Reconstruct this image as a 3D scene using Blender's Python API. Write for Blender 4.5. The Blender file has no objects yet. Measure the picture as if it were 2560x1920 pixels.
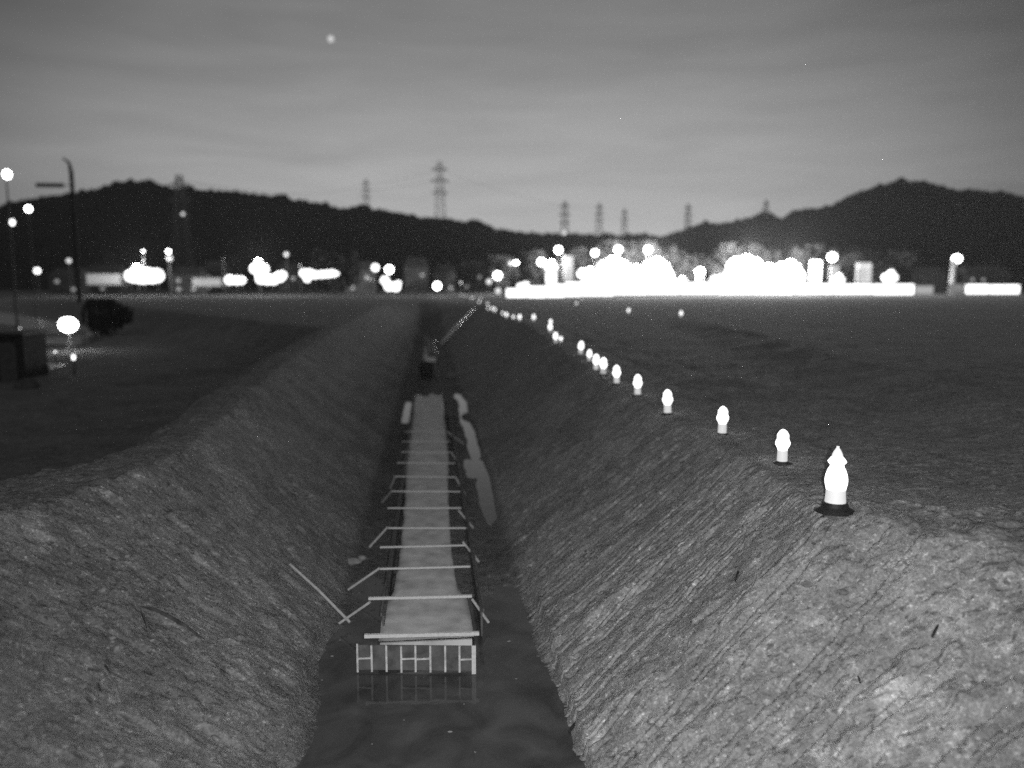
import bpy, math, random
import numpy as np
from mathutils import Vector, Matrix

random.seed(7)
C = bpy.context.scene.collection
scene = bpy.context.scene
R = math.radians

# ------------------------------------------------------------------ camera
CAM_H = 2.8                       # above the right-hand plateau (z = 0)
FPX = 2000.0                      # focal length in pixels of the 2560 px wide frame
PITCH = math.atan2(245, 2000)
YAW = math.atan2(205, math.hypot(2000, 245))
cam_d = bpy.data.cameras.new("camera")
cam = bpy.data.objects.new("camera", cam_d)
C.objects.link(cam)
cam.location = (0, 0, CAM_H)
cam.rotation_euler = (math.pi / 2 - PITCH, 0, -YAW)
cam_d.sensor_width = 36
cam_d.lens = FPX / 2560 * 36
cam_d.clip_start = 0.1
cam_d.clip_end = 9000
cam_d.dof.use_dof = True
cam_d.dof.focus_distance = 11.0
APER = 0.085                      # lens opening in metres
cam_d.dof.aperture_fstop = cam_d.lens / 1000 / APER
scene.camera = cam
CM = cam.rotation_euler.to_matrix()

# ------------------------------------------------------------------ world
world = bpy.data.worlds.new("World")
scene.world = world
world.use_nodes = True
wn = world.node_tree
wn.nodes.clear()
def wnode(t, **kw):
    n = wn.nodes.new(t)
    for k, v in kw.items():
        setattr(n, k, v)
    return n
L = wn.links.new
sky = wnode("ShaderNodeTexSky")
sky.sky_type = 'NISHITA'
sky.sun_disc = False
sky.sun_elevation = R(1.5)
sky.sun_rotation = R(8)
bw = wnode("ShaderNodeRGBToBW")
L(sky.outputs[0], bw.inputs[0])
tc = wnode("ShaderNodeTexCoord")
sep = wnode("ShaderNodeSeparateXYZ")
L(tc.outputs["Generated"], sep.inputs[0])
ramp = wnode("ShaderNodeValToRGB")
L(sep.outputs[2], ramp.inputs[0])
cr = ramp.color_ramp
cr.elements[0].position = 0.0
cr.elements[0].color = (.39,) * 3 + (1,)
cr.elements[1].position = 1.0
cr.elements[1].color = (.20,) * 3 + (1,)
for p, v in ((.05, .43), (.12, .41), (.19, .33), (.26, .24), (.33, .20), (.55, .22)):
    e = cr.elements.new(p); e.color = (v, v, v, 1)
# brighter towards the afterglow straight ahead, darker to both sides
dirn = wnode("ShaderNodeVectorMath", operation='DOT_PRODUCT')
L(tc.outputs["Generated"], dirn.inputs[0])
dirn.inputs[1].default_value = (math.sin(R(4)), math.cos(R(4)), 0)
az = wnode("ShaderNodeMapRange")
L(dirn.outputs["Value"], az.inputs[0])
az.inputs[1].default_value = 0.76; az.inputs[2].default_value = 0.985
az.inputs[3].default_value = 0.27; az.inputs[4].default_value = 1.0
az.interpolation_type = 'SMOOTHSTEP'
# long thin streaks of cloud
mp = wnode("ShaderNodeMapping")
mp.inputs["Scale"].default_value = (2.2, 2.2, 16)
L(tc.outputs["Generated"], mp.inputs[0])
nz = wnode("ShaderNodeTexNoise")
nz.inputs["Scale"].default_value = 2.1; nz.inputs["Detail"].default_value = 4
nz.inputs["Distortion"].default_value = .5
L(mp.outputs[0], nz.inputs[0])
cm = wnode("ShaderNodeMapRange")
L(nz.outputs[0], cm.inputs[0])
cm.inputs[1].default_value = .3; cm.inputs[2].default_value = .7
cm.inputs[3].default_value = .88; cm.inputs[4].default_value = 1.08
m1 = wnode("ShaderNodeMath", operation='MULTIPLY')
m2 = wnode("ShaderNodeMath", operation='MULTIPLY')
L(ramp.outputs[0], m1.inputs[0]); L(az.outputs[0], m1.inputs[1])
L(m1.outputs[0], m2.inputs[0]); L(cm.outputs[0], m2.inputs[1])
m3 = wnode("ShaderNodeMath", operation='MULTIPLY_ADD')
L(bw.outputs[0], m3.inputs[0]); m3.inputs[1].default_value = 0.004
L(m2.outputs[0], m3.inputs[2])
bg = wnode("ShaderNodeBackground")
L(m3.outputs[0], bg.inputs[0])
bg.inputs[1].default_value = 1.05
wo = wnode("ShaderNodeOutputWorld")
L(bg.outputs[0], wo.inputs[0])

# ------------------------------------------------------------------ the recorder's own infrared lamp, the only light on the near banks
ird = bpy.data.lights.new("infrared_lamp", 'SPOT')
ird.energy = 3200
ird.spot_size = R(98)
ird.spot_blend = 1.0
ird.shadow_soft_size = 0.04
iro = bpy.data.objects.new("infrared_lamp", ird)
C.objects.link(iro)
iro.location = (0.25, -0.15, CAM_H + 0.1)
iro.rotation_euler = (math.pi / 2 - R(19), 0, -R(7))

# ------------------------------------------------------------------ exposure
vs = scene.view_settings
vs.view_transform = 'Standard'
vs.look = 'None'
vs.gamma = 1
vs.use_curve_mapping = False
vs.exposure = 0
scene.render.engine = 'CYCLES'
scene.cycles.use_denoising = False
scene.cycles.max_bounces = 6
scene.cycles.sample_clamp_indirect = 0.35
scene.cycles.volume_bounces = 0
scene.cycles.use_adaptive_sampling = False

# ------------------------------------------------------------------ numeric helpers
def ray(px, py):
    d = CM @ Vector((px - 1280, -(py - 960), -FPX))
    return d
def on_plane(px, py, z=0.0):
    d = ray(px, py)
    t = (z - CAM_H) / d.z
    return Vector((d.x * t, d.y * t, z))
def at_y(px, py, Y):
    d = ray(px, py)
    t = Y / d.y
    return Vector((d.x * t, Y, CAM_H + d.z * t))

def _hash(ix, iy, s):
    n = (ix.astype(np.int64) * 374761393 + iy.astype(np.int64) * 668265263 + s * 974711) & 0xffffffff
    n = ((n ^ (n >> 13)) * 1274126177) & 0xffffffff
    n = n ^ (n >> 16)
    return (n & 0xffff) / 65535.0
def vnoise(x, y, s=0):
    x = np.asarray(x, float); y = np.asarray(y, float)
    ix = np.floor(x); iy = np.floor(y)
    fx = x - ix; fy = y - iy
    fx = fx * fx * (3 - 2 * fx); fy = fy * fy * (3 - 2 * fy)
    a = _hash(ix, iy, s); b = _hash(ix + 1, iy, s); c = _hash(ix, iy + 1, s); d = _hash(ix + 1, iy + 1, s)
    return (a * (1 - fx) + b * fx) * (1 - fy) + (c * (1 - fx) + d * fx) * fy * 1.0
def fbm(x, y, s=0, o=4, g=.5):
    t = 0; a = 1; n = 0
    for i in range(o):
        t = t + a * (vnoise(x * 2 ** i + 17.3 * i, y * 2 ** i - 9.1 * i, s + i) - .5)
        n += a; a *= g
    return t / n * 2           # about -1..1
def sst(a, b, x):
    t = np.clip((x - a) / (b - a), 0, 1)
    return t * t * (3 - 2 * t)

# ------------------------------------------------------------------ the shape of the ground
DEPTH = 2.65
def _wp(lst, z=0.0):
    pts = [on_plane(a, b, z) for a, b in lst]
    pts.sort(key=lambda p: p.y)
    return np.array([p.x for p in pts]), np.array([p.y for p in pts])
crx, cry = _wp([(2440, 1350), (2350, 1338), (2230, 1312), (2075, 1286), (1960, 1205), (1830, 1128), (1715, 1067),
                (1600, 1003), (1500, 940), (1400, 870), (1310, 805), (1240, 769), (1185, 746)])
crx = np.concatenate([[60, 18, 6.9], crx]); cry = np.concatenate([[7.0, 7.9, cry[0] - .22], cry])
clx, cly = _wp([(-60, 1305), (120, 1250), (300, 1190), (470, 1120), (560, 1040), (640, 965), (740, 885), (850, 815), (950, 765)])
olx, oly = _wp([(-60, 1225), (140, 1178), (270, 1150), (430, 1090), (500, 1035), (570, 980), (650, 915), (740, 862), (850, 800)])
corner = [(crx[i], cry[i]) for i in range(0, 10)]

def seg_dist(X, Y, pts):
    best = np.full(X.shape, 1e9)
    for (x0, y0), (x1, y1) in zip(pts[:-1], pts[1:]):
        dx, dy = x1 - x0, y1 - y0
        t = np.clip(((X - x0) * dx + (Y - y0) * dy) / (dx * dx + dy * dy), 0, 1)
        best = np.minimum(best, np.hypot(X - x0 - t * dx, Y - y0 - t * dy))
    return best

def base_h(X, Y):
    """large shape: trench, plateaus and the low ground on the left"""
    X = np.asarray(X, float); Y = np.asarray(Y, float)
    dep = DEPTH * (1 - sst(100, 150, Y))
    wob = .13 * fbm(Y * .9, Y * 0 + 3, 5, 4)
    # right bank
    xf = 1.45 + .16 * sst(14, 20, Y) + wob * (1 - .5 * sst(16, 20, Y))
    xc = np.interp(Y, cry, crx) + .10 * fbm(Y * .9, Y * 0, 11, 3)
    t = np.clip((X - xf) / np.maximum(xc - xf, .3), 0, 1)
    zr = -dep * (1 - t)
    d1 = .80 * seg_dist(X, Y, corner[2:]); d2 = .54 * seg_dist(X, Y, corner[:3])
    hh = np.clip(.5 + .5 * (d2 - d1) / .5, 0, 1)
    zd = -(d2 * (1 - hh) + d1 * hh - .25 * hh * (1 - hh))
    zd = np.where(X > xc, 0, zd)
    w = sst(9.5, 11.5, Y)
    zr = np.where(X > 0, zr * w + np.maximum(zd, -dep) * (1 - w), 0)
    # left bank
    xfl = -1.52 + .17 * fbm(Y * .8, Y * 0 + 8, 6, 4)
    xcl = np.interp(Y, cly, clx) + .10 * fbm(Y * .7, Y * 0, 12, 3)
    xol = np.minimum(np.interp(Y, oly, olx), xcl - .3) + .08 * fbm(Y * .8, Y * 0, 13, 3)
    tl = np.clip((xfl - X) / np.maximum(xfl - xcl, .3), 0, 1)
    zl = -dep * (1 - tl)
    # top of the left bank falls away outside
    far = np.maximum(Y - 55, 0) * .55
    width = 3.2 + far * .25
    out = sst(0, 1, np.clip((xol - far - X) / width, 0, 1))
    zl = zl - 2.0 * out * (tl >= 1)
    z = np.where(X > 0, zr, zl)
    # round the crests a little
    return z

def round_h(X, Y):
    e = .16
    return (base_h(X - e, Y) + base_h(X + e, Y) + base_h(X, Y - e) + base_h(X, Y + e) + 2 * base_h(X, Y)) / 6

def height(X, Y):
    X = np.asarray(X, float); Y = np.asarray(Y, float)
    z = round_h(X, Y)
    slope = np.abs(base_h(X + .1, Y) - base_h(X - .1, Y)) / .2
    on_sl = sst(.25, .55, slope)
    floor = (np.abs(X) < 1.8) & (Y < 150)
    fade = 1 / (1 + (Y / 60.0) ** 2)
    # general unevenness
    z = z + .05 * fbm(X * .6, Y * .6, 21, 3) * (1 - floor * .6)
    bank = (on_sl > .1) & ~floor
    z = z + .05 * fbm(X * 1.7, Y * 1.7, 23, 4) * fade * bank
    ck = vnoise(X * 4.2 + .5 * vnoise(X * 9, Y * 9, 35), Y * 4.2, 33)
    z = z + .05 * np.clip((ck - .70) / .12, 0, 1) * fade * bank * sst(.45, .6, vnoise(X * .7, Y * .7, 34))
    ck = vnoise(X * 17, Y * 17, 36)
    z = z + .022 * np.clip((ck - .66) / .14, 0, 1) * fade * sst(.3, .7, vnoise(X * .9, Y * .9, 37))
    z = z + .028 * fbm(X * 3.1, Y * 3.1, 22, 4) * fade * (1 - floor * .5)
    z = z + .016 * fbm(X * 11, Y * 11, 25, 3) * fade * (1 - floor * .6)
    # clods
    cl = np.clip(vnoise(X * 9, Y * 9, 31) - .78, 0, 1) / .22
    z = z + .035 * cl * fade * (1 - floor * .8)
    # teeth marks of the digger bucket down the right bank
    right = on_sl * (X > 1.4)
    u = Y - .30 * X + .012 * fbm(X * .8, Y * .8, 41, 2)
    fine = np.zeros_like(z)
    for f, dp, oth, sd, xl in ((4.9, .085, .50, 42, .55), (7.7, .07, .62, 44, .8), (13.0, .05, .74, 48, .7)):
        row = np.floor(u * f)
        pos = u * f - row                                   # one tooth mark in each chosen row
        on = _hash(row, row * 0, sd)
        c0 = .5 + .3 * (_hash(row, row * 0 + 3, sd) - .5)
        prof = np.clip(1 - np.abs(pos - c0) / (.032 * f ** .8 * .9), 0, 1)
        run = sst(.50, .60, vnoise(X * xl + row * 7.31, row * 0, sd + 1))
        fine = np.maximum(fine, dp * prof * run * (on > oth))
        z = z + .007 * np.clip(1 - np.abs(pos - c0 - .33) / .16, 0, 1) * run * (on > oth) * right * sst(17, 11, Y)
    z = z - fine * right * sst(19, 12, Y) * sst(7.2, 5.2, X)
    # rough broken ground towards the near corner of the right bank
    rc = sst(4.2, 5.2, X + .35 * (9 - Y)) * (Y < 9.2)
    z = z + rc * (.06 * fbm(X * 4, Y * 4, 64, 4) + .05 * np.clip((vnoise(X * 6, Y * 6, 65) - .6) / .2, 0, 1))
    z = z + .03 * np.clip((vnoise(X * 2.3 + .8 * vnoise(X * 7, Y * 7, 67), Y * 2.9, 66) - .66) / .1, 0, 1) * fade * (on_sl > .1) * (~floor)
    # softer marks on the left bank
    left = on_sl * (X < -1.4)
    ul = Y - .35 * X
    g3 = np.clip((vnoise(ul * 4.5, X * 1.3, 46) - .62) / .3, 0, 1)
    z = z - .022 * g3 * left * sst(16, 10, Y) * sst(.4, .7, vnoise(X * 1.1, Y * 1.0, 47))
    # wheel ruts and swales on the plateau
    pl = sst(.5, 2.5, X - np.interp(Y, cry, crx))
    z = z + pl * (.07 * fbm(X * .13, Y * .05, 51, 2) + .02 * fbm(X * .5, Y * .35, 52, 3)) * sst(4, 9, X)
    xr = 12.4 + (Y - 15) * .17 + .8 * fbm(Y * .12, Y * 0, 53, 2)
    z = z + .34 * np.exp(-((X - xr) / 1.3) ** 2) * sst(11, 15, Y) * sst(75, 50, Y) * (.8 + .5 * fbm(X * .8, Y * .8, 54, 3))
    z = z - .10 * np.exp(-((X - xr + 2.3) / .9) ** 2) * sst(11, 15, Y) * sst(75, 50, Y)
    ce = np.interp(Y, cry, crx)
    for o_ in (1.9, 3.5):
        z = z - .05 * np.exp(-((X - ce - o_ - .12 * fbm(Y * .3, Y * 0, 55, 2)) / .2) ** 2) * (Y > 9.6) * sst(70, 40, Y) * (.6 + .6 * vnoise(X * 2, Y * 2, 56))
    # clutter and heaps on the low ground
    lo = sst(-1.2, -1.8, z) * (X < -5)
    z = z + lo * (.14 * fbm(X * .25, Y * .12, 61, 3) + .30 * np.clip(vnoise(X * .5, Y * .28, 62) - .62, 0, 1) * sst(70, 45, Y) * 2.2)
    # bed of the trench: water stands where it is low
    chan = sst(.30, .10, np.abs(X - (1.40 + .04 * np.sin(Y * .9) + .10 * fbm(Y * .35, Y * 0, 58, 3)))) * sst(15.5, 20.5, Y) * sst(44, 38, Y) * sst(.22, .42, vnoise(Y * .6, X * 2, 68))
    chan = np.maximum(chan, sst(.45, .14, np.abs(X - 1.25)) * sst(21.5, 23.2, Y) * sst(26, 24, Y))
    chan = np.maximum(chan, sst(.22, .08, np.abs(X + 1.08)) * sst(31, 33, Y) * sst(39, 37, Y))
    chan = np.maximum(chan, sst(.80, .35, np.abs(X + .05 + .3 * fbm(Y * .2, Y * 0, 69, 2))) * sst(54, 64, Y) * sst(96, 80, Y) * sst(.25, .5, vnoise(X * 1.5, Y * .25, 70)))
    chan = np.maximum(chan, sst(17, 11.5, Y + 2.2 * fbm(X * 1.4, Y * .8, 57, 3)) * (np.abs(X) < 1.75))
    z = z - .11 * chan * floor * (1 + .5 * fbm(X * 3, Y * 1.2, 59, 3))
    z = z + .035 * floor * (1 - chan)
    return z

def ground_hit(px, py, tmax=900):
    d = ray(px, py); d = d / d.y
    Ys = np.concatenate([np.arange(3, 60, .03), np.arange(60, tmax, .4)])
    X = d.x * Ys; Z = CAM_H + d.z * Ys
    H = height(X, Ys)
    k = np.argmax(Z <= H)
    if not (Z[k] <= H[k]):
        return on_plane(px, py, 0)
    return Vector((X[k], Ys[k], H[k]))
def gz(x, y):
    return float(height(np.array([x]), np.array([y]))[0])

# ------------------------------------------------------------------ materials
def mat(name):
    m = bpy.data.materials.new(name)
    m.use_nodes = True
    nt = m.node_tree
    b = nt.nodes["Principled BSDF"]
    return m, nt, b
def plain(name, v, rough=.8, spec=.3, noise=.15, scale=8, metal=0):
    m, nt, b = mat(name)
    b.inputs["Roughness"].default_value = rough
    b.inputs["Specular IOR Level"].default_value = spec
    b.inputs["Metallic"].default_value = metal
    t = nt.nodes.new("ShaderNodeTexCoord")
    n = nt.nodes.new("ShaderNodeTexNoise")
    n.inputs["Scale"].default_value = scale; n.inputs["Detail"].default_value = 6
    nt.links.new(t.outputs["Object"], n.inputs[0])
    r = nt.nodes.new("ShaderNodeMapRange")
    nt.links.new(n.outputs[0], r.inputs[0])
    r.inputs[1].default_value = .3; r.inputs[2].default_value = .7
    r.inputs[3].default_value = v * (1 - noise); r.inputs[4].default_value = v * (1 + noise)
    nt.links.new(r.outputs[0], b.inputs["Base Color"])
    return m
def glow(name, strength, base=.8):
    m, nt, b = mat(name)
    b.inputs["Base Color"].default_value = (base, base, base, 1)
    b.inputs["Roughness"].default_value = .4
    b.inputs["Emission Color"].default_value = (1, 1, 1, 1)
    b.inputs["Emission Strength"].default_value = strength
    return m

def soil_material():
    m, nt, b = mat("soil")
    N = nt.nodes.new; K = nt.links.new
    b.inputs["Roughness"].default_value = .95
    b.inputs["Specular IOR Level"].default_value = .12
    t = N("ShaderNodeTexCoord")
    def noise(scale, det, rough=.6, stretch=None, dist=0):
        n = N("ShaderNodeTexNoise"); n.inputs["Scale"].default_value = scale
        n.inputs["Detail"].default_value = det; n.inputs["Roughness"].default_value = rough
        n.inputs["Distortion"].default_value = dist
        if stretch:
            q = N("ShaderNodeMapping"); q.inputs["Scale"].default_value = stretch
            K(t.outputs["Object"], q.inputs[0]); K(q.outputs[0], n.inputs[0])
        else:
            K(t.outputs["Object"], n.inputs[0])
        return n.outputs[0]
    def rng(i, a, bb, c, d):
        r = N("ShaderNodeMapRange"); K(i, r.inputs[0])
        r.inputs[1].default_value = a; r.inputs[2].default_value = bb
        r.inputs[3].default_value = c; r.inputs[4].default_value = d
        return r.outputs[0]
    def mul(a, c):
        q = N("ShaderNodeMath"); q.operation = 'MULTIPLY'; K(a, q.inputs[0])
        if isinstance(c, float): q.inputs[1].default_value = c
        else: K(c, q.inputs[1])
        return q.outputs[0]
    big = rng(noise(.6, 5, .65), .3, .7, .74, 1.22)
    mid = rng(noise(3.6, 8, .75, (.8, 1.2, 1), .4), .32, .68, .62, 1.32)
    fine = rng(noise(26, 7, .85), .34, .66, .45, 1.6)
    grit = rng(noise(90, 3, .8), .35, .65, .75, 1.25)
    pale = mul(rng(noise(5.5, 4, .7, (.6, 1.2, 1), .8), .585, .64, 1.0, 1.6), rng(noise(22, 3, .6), .61, .66, 1.0, 1.9))
    dark = mul(rng(noise(12, 3, .6, (.4, 1.8, 1), .6), .34, .42, .42, 1.0), grit)
    col = mul(mul(mul(mul(mul(big, mid), fine), pale), dark), .33)
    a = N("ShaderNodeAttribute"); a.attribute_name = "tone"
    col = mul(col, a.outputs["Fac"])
    K(col, b.inputs["Base Color"])
    bp = N("ShaderNodeBump"); bp.inputs["Strength"].default_value = .85; bp.inputs["Distance"].default_value = .036
    K(noise(16, 8, .75), bp.inputs["Height"])
    K(bp.outputs[0], b.inputs["Normal"])
    return m
M = dict(
    soil=soil_material(),
    timber=plain("timber", .78, .7, .3, .12, 30),
    board=plain("wet_board", .12, .6, .4, .4, 6),
    batten=plain("batten", .66, .7, .3, .3, 14),
    prop=plain("prop_timber", .55, .7, .3, .2, 12),
    concrete=plain("fresh_concrete", .70, .5, .4, .30, 3.0),
    rubber=plain("black_rubber", .015, .6, .4, .2, 9),
    bark=plain("bark", .05, .9, .2, .4, 4),
    leaf=plain("dark_leaves", .05, .8, .2, .5, .8),
    steel=plain("galvanised_steel", .18, .6, .4, .2, 1),
    pole=plain("painted_pole", .10, .6, .4, .2, 2),
    palepole=plain("pale_pole", .75, .6, .4, .05, 2),
    wall=plain("rendered_wall", .13, .8, .3, .2, .3),
    wall2=plain("weathered_wall", .07, .8, .3, .3, .3),
    roof=plain("roof_sheet", .08, .7, .3, .3, .5),
    sack=plain("pale_sack", .32, .8, .3, .3, 8),
    plate=plain("metal_plate", .85, .4, .5, .1, 3),
    woods=plain("wooded_hill", .020, .95, .1, .55, .06),
    clod=plain("earth_clod", .26, .95, .1, .4, 14),
    darkclod=plain("dark_root", .03, .9, .1, .3, 9),
    cone_glow=glow("cone_lantern_glow", 2.4),
    cone_dim=glow("cone_body_lit_inside", .42),
    cone_tip=glow("cone_tip_lit", .62),
    lamp=glow("lamp_glow", 12),
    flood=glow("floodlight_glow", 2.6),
    lamp_dim=glow("faint_lamp_glow", 1.0),
    lamp_mid=glow("pale_lamp_glow", 3.0),
    front=glow("lit_shopfront_glow", 2.4),
    window=glow("lit_window_glow", .22),
    reflect=glow("reflector_glow", 2.5),  # reflectors emit by themselves, their returned light is painted in
    moon=glow("moon_glow", .62),
)
for k_ in ('front', 'window', 'lamp_dim', 'lamp_mid', 'reflect', 'moon', 'cone_tip', 'flood'):
    M[k_].cycles.emission_sampling = 'NONE'
M['leaf_lit'] = plain('glow_leaves', .12, .8, .2, .4, .8)  # paler leaf copy, floodlight glow put into its colour
M['root'] = plain('gouge_dark', .07, .9, .1, .5, 9)  # dark tone for the painted shade of the gouge
M['rail'] = plain('muddy_rail', .14, .8, .3, .5, 3)
# standing water
wm, wnt, wb = mat("standing_water")
wcn = wnt.nodes.new("ShaderNodeTexNoise"); wcn.inputs["Scale"].default_value = 1.6; wcn.inputs["Detail"].default_value = 7; wcn.inputs["Distortion"].default_value = .8
wct = wnt.nodes.new("ShaderNodeTexCoord"); wnt.links.new(wct.outputs["Object"], wcn.inputs[0])
wcr = wnt.nodes.new("ShaderNodeMapRange"); wnt.links.new(wcn.outputs[0], wcr.inputs[0])
wcr.inputs[1].default_value = .32; wcr.inputs[2].default_value = .68; wcr.inputs[3].default_value = .045; wcr.inputs[4].default_value = .115
wnt.links.new(wcr.outputs[0], wb.inputs["Base Color"])
wb.inputs["Roughness"].default_value = .07
wb.inputs["IOR"].default_value = 1.33
wnz = wnt.nodes.new("ShaderNodeTexNoise"); wnz.inputs["Scale"].default_value = 5; wnz.inputs["Detail"].default_value = 3
wtc = wnt.nodes.new("ShaderNodeTexCoord"); wnt.links.new(wtc.outputs["Object"], wnz.inputs[0])
wbp = wnt.nodes.new("ShaderNodeBump"); wbp.inputs["Strength"].default_value = .10; wbp.inputs["Distance"].default_value = .02
wnt.links.new(wnz.outputs[0], wbp.inputs["Height"]); wnt.links.new(wbp.outputs[0], wb.inputs["Normal"])
M['water'] = wm
pm, pnt, pb = mat("pale_yard")
pb.inputs["Base Color"].default_value = (.27, .27, .27, 1)  # base grey raised in place of the work lamp's light
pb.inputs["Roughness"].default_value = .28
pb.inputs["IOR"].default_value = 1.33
M['yard'] = pm

# ------------------------------------------------------------------ mesh builder
class MB:
    def __init__(self):
        self.v = []; self.f = []
    def add(self, vs, fs):
        o = len(self.v)
        self.v += [tuple(p) for p in vs]
        self.f += [tuple(i + o for i in f) for f in fs]
        return self
    def box(self, c, s, rz=0):
        cx, cy, cz = c; a, b, d = s[0] / 2, s[1] / 2, s[2] / 2
        cs, sn = math.cos(rz), math.sin(rz)
        vs = []
        for z in (-d, d):
            for x, y in ((-a, -b), (a, -b), (a, b), (-a, b)):
                vs.append((cx + x * cs - y * sn, cy + x * sn + y * cs, cz + z))
        return self.add(vs, [(3, 2, 1, 0), (4, 5, 6, 7), (0, 1, 5, 4), (1, 2, 6, 5), (2, 3, 7, 6), (3, 0, 4, 7)])
    def beam(self, p, q, w, h=None):
        h = h or w
        p = Vector(p); q = Vector(q); d = (q - p).normalized()
        up = Vector((0, 0, 1)) if abs(d.z) < .95 else Vector((1, 0, 0))
        s = d.cross(up).normalized(); u = s.cross(d).normalized()
        vs = []
        for e in (p, q):
            for a, b in ((-1, -1), (1, -1), (1, 1), (-1, 1)):
                vs.append(e + s * a * w / 2 + u * b * h / 2)
        return self.add(vs, [(3, 2, 1, 0), (4, 5, 6, 7), (0, 1, 5, 4), (1, 2, 6, 5), (2, 3, 7, 6), (3, 0, 4, 7)])
    def tube(self, pts, radii, n=8):
        rings = []
        pts = [Vector(p) for p in pts]
        for i, p in enumerate(pts):
            d = (pts[min(i + 1, len(pts) - 1)] - pts[max(i - 1, 0)]).normalized()
            up = Vector((0, 0, 1)) if abs(d.z) < .9 else Vector((1, 0, 0))
            s = d.cross(up).normalized(); u = s.cross(d).normalized()
            r = radii[i] if hasattr(radii, '__len__') else radii
            rings.append([p + s * r * math.cos(2 * math.pi * k / n) + u * r * math.sin(2 * math.pi * k / n) for k in range(n)])
        vs = [v for r in rings for v in r]
        fs = []
        for i in range(len(pts) - 1):
            for k in range(n):
                a = i * n + k; b = i * n + (k + 1) % n
                fs.append((a, b, b + n, a + n))
        fs.append(tuple(range(n))[::-1]); fs.append(tuple((len(pts) - 1) * n + k for k in range(n)))
        return self.add(vs, fs)
    def lathe(self, prof, c=(0, 0, 0), n=32):
        vs = []; fs = []
        for r, z in prof:
            for k in range(n):
                a = 2 * math.pi * k / n
                vs.append((c[0] + r * math.cos(a), c[1] + r * math.sin(a), c[2] + z))
        for i in range(len(prof) - 1):
            for k in range(n):
                a = i * n + k; b = i * n + (k + 1) % n
                fs.append((a, b, b + n, a + n))
        fs.append(tuple(range(n))[::-1]); fs.append(tuple((len(prof) - 1) * n + k for k in range(n)))
        return self.add(vs, fs)
    def ball(self, c, r, n=16, sx=1, sy=1, sz=1, jit=0):
        m = n // 2
        vs = [(c[0], c[1], c[2] - r * sz)]; fs = []
        for i in range(1, m):
            a = math.pi * i / m
            for k in range(n):
                b = 2 * math.pi * k / n
                j = 1 + jit * (random.random() - .5)
                vs.append((c[0] + r * sx * j * math.sin(a) * math.cos(b), c[1] + r * sy * j * math.sin(a) * math.sin(b), c[2] - r * sz * j * math.cos(a)))
        vs.append((c[0], c[1], c[2] + r * sz))
        for k in range(n):
            fs.append((0, 1 + (k + 1) % n, 1 + k))
            fs.append((len(vs) - 1, 1 + (m - 2) * n + k, 1 + (m - 2) * n + (k + 1) % n))
        for i in range(m - 2):
            for k in range(n):
                a = 1 + i * n + k; b = 1 + i * n + (k + 1) % n
                fs.append((a, b, b + n, a + n))
        return self.add(vs, fs)
    def build(self, name, m, parent=None, smooth=False, loc=None):
        me = bpy.data.meshes.new(name)
        me.from_pydata(self.v, [], self.f)
        me.update()
        if smooth:
            me.polygons.foreach_set("use_smooth", [True] * len(me.polygons))
            try:
                me.set_sharp_from_angle(angle=R(50))
            except Exception:
                pass
        me.materials.append(m)
        o = bpy.data.objects.new(name, me)
        C.objects.link(o)
        if parent: o.parent = parent
        if loc: o.location = loc
        return o

def tag(o, label=None, cat=None, group=None, kind=None):
    if label: o["label"] = label
    if cat: o["category"] = cat
    if group: o["group"] = group
    if kind: o["kind"] = kind
    return o
def empty(name, loc, label, cat, group=None, rz=0):
    o = bpy.data.objects.new(name, None)
    o.empty_display_size = .2
    C.objects.link(o)
    o.location = loc; o.rotation_euler = (0, 0, rz)
    return tag(o, label, cat, group)
def copy_tree(o, parent=None):
    c = o.copy(); C.objects.link(c)
    if parent: c.parent = parent
    for ch in list(o.children):
        copy_tree(ch, c)
    return c
def grid_mesh(name, X, Y, Z, m, tone=None, smooth=True):
    ny, nx = X.shape
    co = np.stack([X, Y, Z], -1).reshape(-1, 3).astype(np.float32)
    idx = np.arange(nx * ny).reshape(ny, nx)
    q = np.stack([idx[:-1, :-1], idx[:-1, 1:], idx[1:, 1:], idx[1:, :-1]], -1).reshape(-1, 4)
    me = bpy.data.meshes.new(name)
    me.vertices.add(len(co)); me.vertices.foreach_set("co", co.ravel())
    me.loops.add(q.size); me.loops.foreach_set("vertex_index", q.ravel().astype(np.int32))
    me.polygons.add(len(q)); me.polygons.foreach_set("loop_start", np.arange(0, q.size, 4, dtype=np.int32))
    me.update(calc_edges=True)
    me.polygons.foreach_set("use_smooth", [smooth] * len(q))
    if tone is not None:
        a = me.attributes.new("tone", 'FLOAT', 'POINT')
        a.data.foreach_set("value", tone.ravel().astype(np.float32))
    me.materials.append(m)
    o = bpy.data.objects.new(name, me)
    C.objects.link(o)
    return o

# ------------------------------------------------------------------ ground
def prog(a, step, grow, end):
    out = [a]; s = step
    while out[-1] < end:
        s *= grow; out.append(out[-1] + s)
    return np.array(out)
xs_mid = np.arange(-7.5, 8.5, .045)
xs = np.concatenate([-prog(7.5, .05, 1.05, 1400)[::-1][:-1], xs_mid, prog(8.5, .05, 1.05, 1400)[1:]])
ys = np.concatenate([np.linspace(-6, 4.9, 40), np.arange(5, 5.8, .04), np.arange(5.8, 12.5, .017), np.arange(12.5, 20, .035), prog(20, .045, 1.012, 1500)])
GX, GY = np.meshgrid(xs, ys)
GZ = height(GX, GY)
inl = (GX > np.interp(GY, cly, clx)) & (GX < np.interp(GY, cry, crx))
floor = sst(1.75, 1.45, np.abs(GX))
tone = np.ones_like(GX)
tone = np.where(GX > 0, 1.0 + .16 * inl * sst(26, 9, GY), .78 + .0 * GX)       # right bank lightened towards the camera, lamplight put into the tone
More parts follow.
